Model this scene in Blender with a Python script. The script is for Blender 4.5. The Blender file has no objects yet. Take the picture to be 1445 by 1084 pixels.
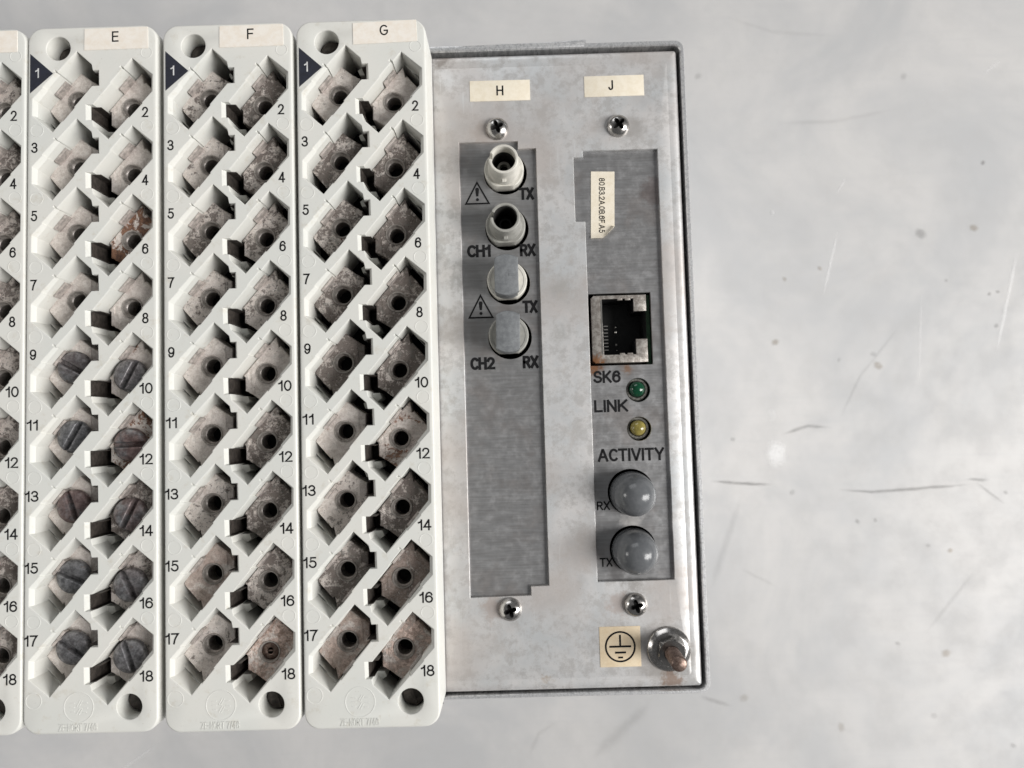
import bpy, math, random
from mathutils import Matrix, Vector
from mathutils.geometry import delaunay_2d_cdt

random.seed(7)
MM = 0.001            # everything below is written in millimetres
PZ = 100.0            # height of the front panel above the table
scene = bpy.context.scene
C = scene.collection

# ------------------------------------------------------------------ camera
cam = bpy.data.cameras.new('camera')
camo = bpy.data.objects.new('camera', cam)
C.objects.link(camo)
R = ((0.99957653, 0.02865415, 0.00506923),
     (-0.02831924, 0.99797367, -0.05697875),
     (-0.00669163, 0.05681106, 0.99836252))
M4 = Matrix(R).to_4x4()
M4.translation = Vector((0, 0, (204 + PZ) * MM))
camo.matrix_world = M4
cam.sensor_width = 36.0
cam.lens = 36.0 * 1100.0 / 1445.0
cam.clip_start = 0.01
cam.clip_end = 50
cam.dof.use_dof = True
cam.dof.focus_distance = 0.200
cam.dof.aperture_fstop = 15.0
scene.camera = camo

# ------------------------------------------------------------------ light
world = bpy.data.worlds.new('World')
scene.world = world
world.use_nodes = True
bg = world.node_tree.nodes['Background']
bg.inputs[0].default_value = (0.97, 0.985, 1.0, 1)
bg.inputs[1].default_value = 0.11


def area(name, loc, target, sx, sy, power, col):
    l = bpy.data.lights.new(name, 'AREA')
    l.shape = 'RECTANGLE'
    l.size = sx
    l.size_y = sy
    l.energy = power
    l.color = col
    o = bpy.data.objects.new(name, l)
    C.objects.link(o)
    o.location = loc
    d = Vector(target) - Vector(loc)
    o.rotation_euler = d.to_track_quat('-Z', 'Y').to_euler()
    return o


area('window_light_right', (3.4, -0.5, 1.45), (0, 0, 0.1), 1.4, 1.1, 66, (1.0, 0.985, 0.96))
area('window_light_left', (-3.4, 0.2, 1.6), (0, 0, 0.1), 0.8, 0.7, 20, (1.0, 0.97, 0.94))
area('ceiling_light', (2.9, -0.7, 2.7), (0, 0, 0.1), 1.7, 1.7, 162, (1.0, 0.985, 0.965))
area('fill_light_back', (-1.0, 3.6, 2.2), (0, 0, 0.1), 2.6, 1.6, 36, (0.97, 0.985, 1.0))  # added fill lamp to soften the shadows; no window is known there

scene.cycles.max_bounces = 7
scene.cycles.diffuse_bounces = 3
scene.cycles.glossy_bounces = 3
scene.cycles.transparent_max_bounces = 8
scene.view_settings.view_transform = 'Standard'
scene.view_settings.look = 'None'
scene.view_settings.exposure = 0.0
scene.view_settings.gamma = 1.0


# ------------------------------------------------------------------ material helpers
class NT:
    def __init__(s, name):
        s.m = bpy.data.materials.new(name)
        s.m.use_nodes = True
        s.t = s.m.node_tree
        s.b = s.t.nodes['Principled BSDF']
        s.geo = s.t.nodes.new('ShaderNodeNewGeometry')
        v = s.t.nodes.new('ShaderNodeVectorMath')
        v.operation = 'SCALE'
        v.inputs[3].default_value = 1000.0
        s.t.links.new(s.geo.outputs['Position'], v.inputs[0])
        s.pos = v.outputs[0]          # world position in mm

    def link(s, a, b):
        if isinstance(a, bpy.types.NodeSocket):
            s.t.links.new(a, b)
        elif isinstance(a, (tuple, list)):
            b.default_value = tuple(a) if len(a) == len(b.default_value) else (*a, 1)
        else:
            b.default_value = a

    def math(s, op, a, b=0.0, c=None, clamp=False):
        n = s.t.nodes.new('ShaderNodeMath')
        n.operation = op
        n.use_clamp = clamp
        s.link(a, n.inputs[0])
        s.link(b, n.inputs[1])
        if c is not None:
            s.link(c, n.inputs[2])
        return n.outputs[0]

    def vec(s, op, a, b=(0, 0, 0), out=0, sc=None):
        n = s.t.nodes.new('ShaderNodeVectorMath')
        n.operation = op
        s.link(a, n.inputs[0])
        s.link(b, n.inputs[1])
        if sc is not None:
            s.link(sc, n.inputs[3])
        return n.outputs[out]

    def stretch(s, x, y, z=1.0, p=None):
        return s.vec('MULTIPLY', p or s.pos, (x, y, z))

    def noise(s, scale, detail=4, rough=0.55, p=None, dist=0.0, seed=0.0):
        n = s.t.nodes.new('ShaderNodeTexNoise')
        n.inputs['Scale'].default_value = scale
        n.inputs['Detail'].default_value = min(detail, 4) if detail < 8 else 7
        n.inputs['Roughness'].default_value = rough
        n.inputs['Distortion'].default_value = dist
        q = p or s.pos
        if seed:
            q = s.vec('ADD', q, (seed * 37.1, seed * 17.7, seed * 5.3))
        s.t.links.new(q, n.inputs['Vector'])
        return n.outputs['Fac']

    def step(s, v, a, b, lo=0.0, hi=1.0):
        n = s.t.nodes.new('ShaderNodeMapRange')
        n.interpolation_type = 'SMOOTHSTEP'
        s.link(v, n.inputs[0])
        for i, x in enumerate((a, b, lo, hi)):
            s.link(x, n.inputs[i + 1])
        return n.outputs[0]

    def mix(s, f, a, b, mode='MIX'):
        n = s.t.nodes.new('ShaderNodeMix')
        n.data_type = 'RGBA'
        n.blend_type = mode
        s.link(f, n.inputs[0])
        s.link(a, n.inputs[6])
        s.link(b, n.inputs[7])
        return n.outputs[2]

    def attr(s, name):
        n = s.t.nodes.new('ShaderNodeAttribute')
        n.attribute_type = 'OBJECT'
        n.attribute_name = name
        return n.outputs['Fac']

    def dist(s, pt, p=None):
        return s.vec('DISTANCE', p or s.pos, pt, out=1)

    def bump(s, h, strength, dist=0.1):
        n = s.t.nodes.new('ShaderNodeBump')
        n.inputs['Strength'].default_value = strength
        n.inputs['Distance'].default_value = dist * MM
        s.t.links.new(h, n.inputs['Height'])
        s.t.links.new(n.outputs[0], s.b.inputs['Normal'])

    def set(s, col=None, rough=None, metal=None, **k):
        if col is not None:
            s.link(col, s.b.inputs['Base Color'])
        if rough is not None:
            s.link(rough, s.b.inputs['Roughness'])
        if metal is not None:
            s.link(metal, s.b.inputs['Metallic'])
        for kk, v in k.items():
            s.link(v, s.b.inputs[kk.replace('_', ' ')])
        return s.m


def simple(name, col, rough=0.5, metal=0.0, var=0.25, scale=0.6, bump=0.0):
    n = NT(name)
    f = n.noise(scale, 5, 0.6)
    dark = tuple(c * (1 - var) for c in col)
    lite = tuple(min(1, c * (1 + var * 0.5)) for c in col)
    n.set(n.mix(n.step(f, 0.3, 0.7), dark, lite), n.step(f, 0.25, 0.75, rough * 1.15, rough * 0.85), metal)
    if bump:
        n.bump(n.noise(scale * 6, 3), bump, 0.05)
    return n.m


MAT = {}


def make_materials():
    # moulded light grey plastic of the terminal blocks
    n = NT('block_plastic')
    big = n.noise(0.045, 2, 0.6)
    fine = n.noise(1.3, 2, 0.65)
    grime = n.noise(0.35, 4, 0.7, seed=3)
    c = n.mix(n.step(big, 0.35, 0.65), (0.64, 0.645, 0.612), (0.675, 0.668, 0.628))
    c = n.mix(n.step(grime, 0.55, 0.75, 0, 0.5), c, (0.53, 0.495, 0.42))
    c = n.mix(n.step(n.noise(2.6, 3, 0.6, seed=5), 0.67, 0.74, 0, 0.5), c, (0.38, 0.34, 0.29))
    n.set(c, n.step(fine, 0.3, 0.7, 0.42, 0.55), 0.0, Specular_IOR_Level=0.4)
    n.bump(fine, 0.2, 0.06)
    MAT['plastic'] = n.m

    # nickel plated terminals, tarnished by an amount set per object
    n = NT('terminal_metal')
    d = n.attr('dirt')
    r = n.attr('rust')
    a = n.noise(0.30, 8, 0.74, dist=0.4)
    b = n.noise(1.1, 8, 0.78, seed=2, dist=0.3)
    sp = n.noise(2.8, 4, 0.7, seed=4)
    mixn = n.math('ADD', n.math('MULTIPLY', a, 0.48), n.math('MULTIPLY', b, 0.52))
    thr = n.math('SUBTRACT', 0.66, n.math('MULTIPLY', d, 0.215))
    m1 = n.step(mixn, n.math('SUBTRACT', thr, 0.03), n.math('ADD', thr, 0.035))
    c = n.mix(n.step(b, 0.35, 0.68), (0.62, 0.555, 0.515), (0.93, 0.87, 0.83))
    c = n.mix(n.math('MULTIPLY', m1, 0.86), c, (0.085, 0.063, 0.053))
    thr2 = n.math('SUBTRACT', 0.80, n.math('MULTIPLY', d, 0.24))
    m2 = n.step(sp, thr2, n.math('ADD', thr2, 0.05))
    c = n.mix(n.math('MULTIPLY', m2, 0.8), c, (0.05, 0.035, 0.03))
    gr = n.step(n.noise(0.55, 5, 0.7, seed=9), 0.56, 0.62)
    c = n.mix(n.math('MULTIPLY', n.math('MULTIPLY', gr, d), 0.6), c, (0.20, 0.195, 0.18))
    thr3 = n.math('SUBTRACT', 0.86, n.math('MULTIPLY', r, 0.42))
    m3 = n.step(n.noise(0.26, 6, 0.7, seed=6, dist=0.6), thr3, n.math('ADD', thr3, 0.06))
    rc = n.mix(n.step(b, 0.4, 0.6), (0.10, 0.032, 0.012), (0.26, 0.10, 0.03))
    c = n.mix(n.math('MULTIPLY', m3, 0.9), c, rc)
    pk = n.attr('pink')
    c = n.mix(n.math('MULTIPLY', pk, n.step(a, 0.40, 0.52)), c, n.mix(n.step(b, 0.42, 0.6), (0.36, 0.26, 0.215), (0.84, 0.67, 0.595)))
    rough = n.math('ADD', 0.36, n.math('MULTIPLY', n.math('MAXIMUM', m1, m3), 0.3))
    metal = n.math('SUBTRACT', 0.30, n.math('MULTIPLY', n.math('MAXIMUM', m1, m3), 0.25))
    n.set(c, rough, metal)
    n.bump(n.math('SUBTRACT', n.math('MULTIPLY', b, 0.6), n.math('MULTIPLY', m1, 0.5)), 0.85, 0.16)
    MAT['terminal'] = n.m

    # threaded sleeves
    n = NT('sleeve_metal')
    d = n.attr('dirt')
    f = n.noise(1.6, 5, 0.7)
    c = n.mix(n.step(f, 0.35, 0.65), (0.62, 0.58, 0.545), (0.38, 0.345, 0.32))
    c = n.mix(n.math('MULTIPLY', d, 0.35), c, (0.12, 0.10, 0.085))
    n.set(c, 0.36, 0.4)
    n.bump(f, 0.3, 0.05)
    MAT['sleeve'] = n.m

    # tarnished screw heads
    n = NT('screw_head_metal')
    br = n.attr('brown')
    f = n.noise(0.9, 6, 0.72)
    g = n.noise(0.28, 4, 0.6, seed=3)
    c = n.mix(n.step(f, 0.32, 0.68), (0.10, 0.10, 0.105), (0.30, 0.30, 0.31))
    cb = n.mix(n.step(f, 0.35, 0.7), (0.13, 0.085, 0.08), (0.29, 0.215, 0.205))
    c = n.mix(n.math('MULTIPLY', br, n.step(g, 0.3, 0.55)), c, cb)
    c = n.mix(n.step(n.noise(0.5, 5, 0.7, seed=8), 0.64, 0.72, 0, 0.6), c, (0.24, 0.12, 0.05))
    n.set(c, n.step(f, 0.3, 0.7, 0.55, 0.38), 0.55)
    n.bump(f, 0.45, 0.12)
    MAT['screwhead'] = n.m

    # zinc plated front panel, blotchy with a few stains and shade painted beside screws
    n = NT('panel_zinc')
    a = n.noise(0.055, 6, 0.68, dist=0.6)
    b = n.noise(0.32, 6, 0.72, seed=2)
    br = n.noise(1.0, 3, 0.6, p=n.stretch(0.9, 0.05))
    c = n.mix(n.step(a, 0.30, 0.70), (0.60, 0.615, 0.625), (0.73, 0.71, 0.70))
    c = n.mix(n.step(b, 0.42, 0.66, 0, 0.75), c, (0.42, 0.41, 0.40))
    c = n.mix(n.step(n.noise(0.028, 3, 0.6, seed=21), 0.48, 0.66, 0, 0.6), c, (0.50, 0.45, 0.42))
    c = n.mix(n.step(n.noise(0.14, 5, 0.7, seed=7), 0.57, 0.70, 0, 0.5), c, (0.50, 0.475, 0.455))
    c = n.mix(n.step(n.noise(0.9, 4, 0.75, seed=11), 0.69, 0.76, 0, 0.6), c, (0.27, 0.25, 0.235))
    c = n.mix(n.step(br, 0.62, 0.75, 0, 0.25), c, (0.84, 0.85, 0.86))
    wob = n.math('MULTIPLY', n.math('SUBTRACT', n.noise(0.5, 5, 0.75, seed=5), 0.5), 9.0)

    def stain_and_shade(c, x, y, rad, col, f, soft=3.0):
        dd = n.math('ADD', n.dist((x, y, PZ)), wob)
        return n.mix(n.step(dd, rad - soft, rad + soft * 0.4, f, 0.0), c, col)
    c = stain_and_shade(c, 36.6, -58.5, 8.6, (0.34, 0.315, 0.29), 0.6, 4)
    c = stain_and_shade(c, 38.0, -65.9, 2.9, (0.24, 0.13, 0.075), 0.6, 2)
    c = stain_and_shade(c, 5.5, -65.3, 1.4, (0.40, 0.30, 0.2), 0.5, 1.5)
    c = stain_and_shade(c, 28.6, -41.6, 2.6, (0.30, 0.28, 0.26), 0.6, 2)
    c = stain_and_shade(c, 33.0, 79.0, 4.2, (0.42, 0.40, 0.38), 0.7, 3)
    c = stain_and_shade(c, -7.0, 79.0, 3.6, (0.46, 0.40, 0.36), 0.6, 2)  # shadow and reflection of the screw, painted brown into the zinc
    c = stain_and_shade(c, -7.3, -46.5, 3.4, (0.46, 0.38, 0.34), 0.6, 2)  # painted screw shade again, left of the lower H screw
    c = stain_and_shade(c, 24.8, -46.2, 3.4, (0.46, 0.38, 0.34), 0.6, 2)  # painted screw shade, left of the lower J screw
    c = stain_and_shade(c, 12.5, 37.0, 3.0, (0.42, 0.41, 0.39), 0.6, 3)
    c = stain_and_shade(c, 12.0, 25.0, 2.6, (0.42, 0.41, 0.39), 0.6, 3)
    c = stain_and_shade(c, 15.5, -1.0, 2.6, (0.44, 0.42, 0.40), 0.5, 3)
    c = stain_and_shade(c, -17.5, 99.6, 3.2, (0.20, 0.17, 0.15), 0.7, 2.5)
    n.set(c, n.step(b, 0.3, 0.7, 0.36, 0.50), 0.42)
    n.bump(n.math('ADD', n.noise(0.6, 4, 0.6, seed=1), n.math('MULTIPLY', br, 0.5)), 0.12, 0.12)
    MAT['panel'] = n.m

    # brushed darker plates of the two modules behind the openings
    n = NT('module_plate_steel')
    br = n.noise(1.0, 4, 0.7, p=n.stretch(0.10, 1.9))
    b = n.noise(0.35, 6, 0.72, seed=4)
    c = n.mix(n.step(br, 0.35, 0.65), (0.36, 0.355, 0.355), (0.43, 0.43, 0.435))
    c = n.mix(n.step(b, 0.50, 0.70, 0, 0.28), c, (0.56, 0.56, 0.57))
    c = n.mix(n.step(n.noise(0.09, 4, 0.6, seed=6), 0.50, 0.68, 0, 0.5), c, (0.36, 0.325, 0.31))
    c = n.mix(n.step(n.noise(0.8, 5, 0.75, seed=12), 0.68, 0.76, 0, 0.6), c, (0.20, 0.18, 0.17))
    wob = n.math('MULTIPLY', n.math('SUBTRACT', n.noise(0.6, 5, 0.75, seed=5), 0.5), 6.0)
    for (x, y, rad, col, f) in ((20.8, 15.6, 2.2, (0.30, 0.13, 0.05), 0.9), (29.5, 15.0, 1.4, (0.34, 0.17, 0.08), 0.7),
                                (29.0, -25.2, 2.8, (0.66, 0.64, 0.62), 0.7), (25.0, -38.0, 2.6, (0.20, 0.19, 0.19), 0.6),
                                (38.6, 62.0, 4.0, (0.25, 0.2, 0.19), 0.6)):
        dd = n.math('ADD', n.dist((x, y, PZ - 1)), wob)
        c = n.mix(n.step(dd, rad - 1.6, rad + 0.8, f, 0.0), c, col)
    n.set(c, n.step(b, 0.3, 0.7, 0.30, 0.42), 0.75)
    n.bump(br, 0.05, 0.05)
    MAT['module'] = n.m

    # rim of the casing: sawn and scuffed bright metal
    n = NT('casing_metal')
    f = n.noise(0.9, 5, 0.75, p=n.stretch(1, 1, 0.2))
    c = n.mix(n.step(f, 0.36, 0.60), (0.50, 0.505, 0.515), (0.80, 0.80, 0.805))
    n.set(c, n.step(f, 0.3, 0.7, 0.5, 0.3), 0.75)
    n.bump(f, 0.35, 0.2)
    MAT['casing'] = n.m

    # pan head screws, nut, washer
    n = NT('bright_steel')
    f = n.noise(1.4, 5, 0.7)
    c = n.mix(n.step(f, 0.35, 0.65), (0.38, 0.365, 0.35), (0.50, 0.485, 0.47))
    n.set(c, n.step(f, 0.3, 0.7, 0.20, 0.28), 0.95)
    n.bump(f, 0.04, 0.05)
    MAT['steel'] = n.m

    MAT['nut_steel'] = simple('dull_nut_steel', (0.30, 0.29, 0.28), 0.22, 0.95)
    n = NT('stud_copper')
    f = n.noise(1.2, 5, 0.7)
    c = n.mix(n.step(f, 0.35, 0.65), (0.13, 0.085, 0.068), (0.27, 0.20, 0.17))
    n.set(c, 0.42, 0.75)
    n.bump(f, 0.4, 0.1)
    MAT['stud'] = n.m

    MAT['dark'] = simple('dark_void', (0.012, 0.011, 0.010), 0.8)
    MAT['tab'] = simple('grey_tab_metal', (0.50, 0.45, 0.42), 0.42, 0.25, var=0.4, scale=0.8)
    MAT['clamp'] = simple('dark_clamp_metal', (0.055, 0.046, 0.040), 0.6, 0.2, var=0.5, scale=0.9)
    MAT['black_plastic'] = simple('black_jack_plastic', (0.012, 0.012, 0.013), 0.45)
    MAT['ink'] = simple('black_ink', (0.010, 0.010, 0.011), 0.7)
    MAT['ink'].node_tree.nodes['Principled BSDF'].inputs['Specular IOR Level'].default_value = 0.15
    n = NT('worn_ink')
    f = n.noise(2.2, 4, 0.7, seed=2)
    n.set(n.mix(n.step(f, 0.76, 0.84), (0.010, 0.010, 0.011), (0.16, 0.16, 0.16)), 0.7, 0.0, Specular_IOR_Level=0.15)
    MAT['worn_ink'] = n.m
    MAT['navy'] = simple('navy_ink', (0.016, 0.018, 0.030), 0.55, var=0.3)
    MAT['white_ink'] = simple('white_ink', (0.62, 0.62, 0.62), 0.6)
    n = NT('label_paper')
    f = n.noise(0.5, 5, 0.7)
    c = n.mix(n.step(f, 0.35, 0.7), (0.80, 0.735, 0.615), (0.74, 0.665, 0.53))
    c = n.mix(n.step(n.noise(1.6, 4, 0.7, seed=2), 0.70, 0.78, 0, 0.6), c, (0.40, 0.33, 0.24))
    n.set(c, 0.6, 0.0)
    MAT['label'] = n.m
    n = NT('pale_label_paper')
    f = n.noise(0.4, 5, 0.7)
    c = n.mix(n.step(f, 0.35, 0.7), (0.82, 0.775, 0.71), (0.77, 0.70, 0.61))
    n.set(c, 0.6, 0.0)
    MAT['pale_label'] = n.m
    n = NT('tan_label_paper')
    f = n.noise(0.4, 5, 0.7)
    c = n.mix(n.step(f, 0.35, 0.7), (0.72, 0.60, 0.43), (0.66, 0.53, 0.36))
    n.set(c, 0.6, 0.0)
    MAT['tan_label'] = n.m
    MAT['white_conn'] = simple('ivory_connector_plastic', (0.62, 0.60, 0.545), 0.42, var=0.15, scale=0.4)
    MAT['grey_conn'] = simple('grey_connector_plastic', (0.34, 0.335, 0.31), 0.4, var=0.2, scale=0.4)
    n = NT('grey_rubber')
    f = n.noise(0.7, 6, 0.72)
    c = n.mix(n.step(f, 0.35, 0.68), (0.135, 0.142, 0.15), (0.195, 0.205, 0.212))
    c = n.mix(n.step(n.noise(1.5, 5, 0.75, seed=5), 0.64, 0.70, 0, 0.8), c, (0.06, 0.06, 0.065))
    n.set(c, 0.55, 0.0)
    n.bump(f, 0.3, 0.1)
    MAT['rubber'] = n.m
    n = NT('glossy_grey_rubber')
    f = n.noise(0.5, 5, 0.7)
    c = n.mix(n.step(f, 0.35, 0.68), (0.11, 0.115, 0.122), (0.135, 0.14, 0.147))
    c = n.mix(n.step(n.noise(2.2, 4, 0.7, seed=5), 0.72, 0.76, 0, 0.7), c, (0.05, 0.05, 0.05))
    n.set(c, n.step(f, 0.3, 0.7, 0.17, 0.25), 0.0, Specular_IOR_Level=0.4)
    MAT['dome'] = n.m
    MAT['led_green'] = simple('green_led_lens', (0.006, 0.055, 0.026), 0.1)
    MAT['led_amber'] = simple('amber_led_lens', (0.26, 0.215, 0.06), 0.1)
    MAT['led_holder'] = simple('led_holder_plastic', (0.16, 0.155, 0.14), 0.3, var=0.6, scale=1.6)
    MAT['pcb'] = simple('green_circuit_board', (0.02, 0.06, 0.03), 0.4)
    n = NT('jack_shield')
    f = n.noise(0.9, 6, 0.75)
    c = n.mix(n.step(f, 0.38, 0.64), (0.28, 0.25, 0.225), (0.50, 0.47, 0.435))
    dd = n.math('ADD', n.dist((21.0, 16.2, PZ)), n.math('MULTIPLY', n.math('SUBTRACT', n.noise(0.7, 4, 0.7, seed=3), 0.5), 6))
    c = n.mix(n.step(dd, 1.4, 3.2, 0.9, 0.0), c, (0.30, 0.13, 0.05))
    n.set(c, 0.40, 0.6)
    n.bump(f, 0.5, 0.15)
    MAT['shield'] = n.m
    MAT['contact'] = simple('contact_metal', (0.55, 0.53, 0.5), 0.3, 0.9)

    # aluminium table top with scratches, marks and spots
    n = NT('table_aluminium')
    a = n.noise(0.016, 6, 0.66, dist=0.5)
    b = n.noise(0.07, 8, 0.72, seed=3)
    br = n.noise(1.0, 4, 0.65, p=n.stretch(0.012, 0.35))
    c = n.mix(n.step(a, 0.32, 0.68), (0.485, 0.487, 0.492), (0.585, 0.575, 0.567))
    c = n.mix(n.step(b, 0.42, 0.70, 0, 0.26), c, (0.45, 0.446, 0.442))
    c = n.mix(n.step(br, 0.50, 0.70, 0, 0.22), c, (0.49, 0.49, 0.495))
    n.set(c, n.step(b, 0.3, 0.7, 0.56, 0.66), 0.2, Specular_IOR_Level=0.2)
    n.bump(br, 0.04, 0.3)
    MAT['table'] = n.m

    # soft marks lying in the sheet, and one painted glint: colour per object, edges fading out
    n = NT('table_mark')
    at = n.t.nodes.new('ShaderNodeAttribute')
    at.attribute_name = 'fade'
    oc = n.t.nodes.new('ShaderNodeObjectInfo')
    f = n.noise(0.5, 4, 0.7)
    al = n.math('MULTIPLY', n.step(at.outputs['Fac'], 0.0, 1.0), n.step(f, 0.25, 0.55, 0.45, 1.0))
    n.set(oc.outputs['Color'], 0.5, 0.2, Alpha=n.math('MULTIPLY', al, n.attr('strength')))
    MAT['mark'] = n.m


def T(px, py, z=-100.0):
    """where the sight line through a photo pixel meets the height z (mm, panel = 0)"""
    d = Matrix(R) @ Vector(((px - 722.5) / 1100.0, -(py - 542.0) / 1100.0, -1.0))
    t = (z - 204.0) / d.z
    return (d.x * t, d.y * t)


TABLE_LINES = []


def poly(pts, w, dark, f):
    TABLE_LINES.append((pts, w, dark, f))


poly([(998, 679), (1096, 684)], 0.9, 1, 0.60)
poly([(1172, 690), (1230, 694), (1290, 690), (1380, 683)], 0.9, 1, 0.55)
poly([(1362, 676), (1398, 678)], 0.8, 1, 0.45)
poly([(1376, 680), (1420, 712)], 0.9, 1, 0.35)
poly([(1100, 614), (1140, 601), (1176, 604)], 0.9, 1, 0.45)
poly([(1178, 603), (1215, 530), (1275, 450)], 0.8, 1, 0.16)
poly([(1050, 690), (1000, 840)], 2.0, 1, 0.13)
poly([(925, 985), (830, 1075)], 3.4, 1, 0.15)
poly([(985, 982), (1035, 998)], 1.4, 1, 0.25)
poly([(1010, 20), (1090, 45), (1195, 52)], 1.2, 1, 0.09)
poly([(1080, 175), (1180, 172), (1280, 150)], 1.3, 1, 0.11)
poly([(1040, 800), (1100, 830)], 1.0, 1, 0.14)
poly([(1300, 900), (1380, 800)], 1.2, 1, 0.14)
poly([(745, 1070), (760, 1035), (790, 1015)], 1.4, 1, 0.12)
poly([(1184, 320), (1160, 420)], 0.8, 0, 0.65)
poly([(1438, 345), (1405, 505)], 0.9, 0, 0.60)
poly([(1195, 250), (1180, 275)], 0.6, 0, 0.5)
poly([(1300, 400), (1296, 560)], 0.6, 0, 0.25)
poly([(1385, 105), (1415, 85)], 0.8, 0, 0.5)
poly([(230, 1045), (150, 1100)], 0.8, 0, 0.4)
BR = (0.34, 0.27, 0.19)
GY = (0.25, 0.24, 0.235)
TABLE_SPOTS = [(*T(x, y), r, c, f) for (x, y, r, c, f) in (
    (1374, 322, 1.8, BR, 0.6), (1239, 516, 1.8, BR, 0.6), (1094, 483, 1.5, BR, 0.6), (1335, 922, 1.9, BR, 0.5),
    (1387, 230, 1.0, GY, 0.85), (1299, 330, 2.4, GY, 0.55), (1396, 415, 0.8, GY, 0.7), (1408, 412, 0.8, GY, 0.7),
    (1406, 460, 1.0, GY, 0.6), (1107, 394, 1.0, BR, 0.5), (1157, 379, 1.0, BR, 0.5), (1341, 777, 1.1, BR, 0.6),
    (1210, 736, 1.1, GY, 0.5), (1235, 734, 0.9, GY, 0.5), (1335, 396, 0.7, GY, 0.5), (1090, 300, 1.0, (0.9, 0.9, 0.9), 0.7),
    (1419, 695, 0.9, GY, 0.5), (1034, 620, 1.0, GY, 0.4), (1232, 500, 1.2, GY, 0.35), (1184, 508, 0.9, GY, 0.35),
    (1095, 640, 5.0, (1.0, 1.0, 1.0), 0.95), (1050, 985, 1.8, BR, 0.35), (1187, 1026, 1.8, BR, 0.35),  # the large white spot is a glint painted as colour
    (1318, 1010, 1.4, GY, 0.3), (1267, 908, 1.0, GY, 0.4), (1088, 585, 2.6, (0.9, 0.9, 0.9), 0.3), (1430, 1052, 1.2, GY, 0.4),
    (985, 108, 1.6, GY, 0.3), (1275, 108, 1.6, GY, 0.3), (1118, 695, 1.2, GY, 0.35), (1310, 770, 1.0, GY, 0.35))]
make_materials()


# ------------------------------------------------------------------ mesh helpers
class MB:
    """collects vertices and faces in mm"""

    def __init__(s):
        s.v = []
        s.f = []

    def loop(s, pts, z):
        i = len(s.v)
        s.v += [(p[0], p[1], z if len(p) < 3 else p[2]) for p in pts]
        return list(range(i, i + len(pts)))

    def bridge(s, a, b):
        n = len(a)
        for i in range(n):
            j = (i + 1) % n
            s.f.append((a[i], a[j], b[j], b[i]))

    def fill(s, loops, flip=False):
        """fills an outline with holes (lists of vertex indices)"""
        pts = [Vector(s.v[i][:2]) for l in loops for i in l]
        flat = [i for l in loops for i in l]
        edges, k = [], 0
        for l in loops:
            edges += [(k + i, k + (i + 1) % len(l)) for i in range(len(l))]
            k += len(l)
        vs, _, fs, ov, _, _ = delaunay_2d_cdt(pts, edges, [], 0, 1e-6)
        rings = [[pts[i] for i in range(o, o + len(l))] for o, l in zip([sum(len(q) for q in loops[:j]) for j in range(len(loops))], loops)]
        for t in fs:
            cx = sum(vs[i].x for i in t) / 3
            cy = sum(vs[i].y for i in t) / 3
            odd = False
            for r in rings:
                for i in range(len(r)):
                    p, q = r[i], r[i - 1]
                    if (p.y > cy) != (q.y > cy) and cx < (q.x - p.x) * (cy - p.y) / (q.y - p.y) + p.x:
                        odd = not odd
            if not odd or any(not ov[i] for i in t):
                continue
            a, b, c = (flat[ov[i][0]] for i in t)
            A, B, D = (Vector(s.v[k]) for k in (a, b, c))
            up = (B - A).cross(D - A).z > 0
            s.f.append((a, b, c) if up != flip else (a, c, b))

    def stack(s, levels, top=True, bottom=False):
        """levels: (pts, z) from the top down, one counter-clockwise outline each"""
        ids = [s.loop(p, z) for p, z in levels]
        for a, b in zip(ids, ids[1:]):
            s.bridge(b, a)
        if top:
            s.fill([ids[0]])
        if bottom:
            s.fill([ids[-1]], True)
        return ids

    def lathe(s, prof, n=32, x=0, y=0, mod=None, a0=0.0):
        """profile of (r, z) from top/inside to outside"""
        rings = []
        for r, z in prof:
            pts = []
            for i in range(n):
                a = a0 + 2 * math.pi * i / n
                px, py = r * math.cos(a), r * math.sin(a)
                if mod:
                    px, py = mod(px, py, z)
                pts.append((x + px, y + py, z))
            rings.append(s.loop(pts, 0))
        for a, b in zip(rings, rings[1:]):
            s.bridge(b, a)
        return rings

    def box(s, x0, x1, y0, y1, z0, z1, bev=0.0):
        p = [(x0, y0), (x1, y0), (x1, y1), (x0, y1)]
        if bev:
            s.stack([(off(p, -bev), z1), (p, z1 - bev), (p, z0)], True, True)
        else:
            s.stack([(p, z1), (p, z0)], True, True)

    def prism(s, pts, z0, z1, bev=0.0, bottom=False):
        if bev:
            s.stack([(off(pts, -bev), z1), (off(pts, -bev * 0.3), z1 - bev * 0.3), (pts, z1 - bev), (pts, z0)], True, bottom)
        else:
            s.stack([(pts, z1), (pts, z0)], True, bottom)


def off(pts, d):
    """offsets a counter-clockwise outline outwards by d"""
    n = len(pts)
    out = []
    for i in range(n):
        a, b, c = Vector(pts[i - 1][:2]), Vector(pts[i][:2]), Vector(pts[(i + 1) % n][:2])
        e1 = (b - a).normalized()
        e2 = (c - b).normalized()
        n1 = Vector((e1.y, -e1.x))
        n2 = Vector((e2.y, -e2.x))
        m = n1 + n2
        k = 1 + n1.dot(n2)
        m = m / max(k, 0.35)
        out.append((b.x + m.x * d, b.y + m.y * d))
    return out


def circle(x, y, r, n=32, a0=0.0):
    return [(x + r * math.cos(a0 + 2 * math.pi * i / n), y + r * math.sin(a0 + 2 * math.pi * i / n)) for i in range(n)]


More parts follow.
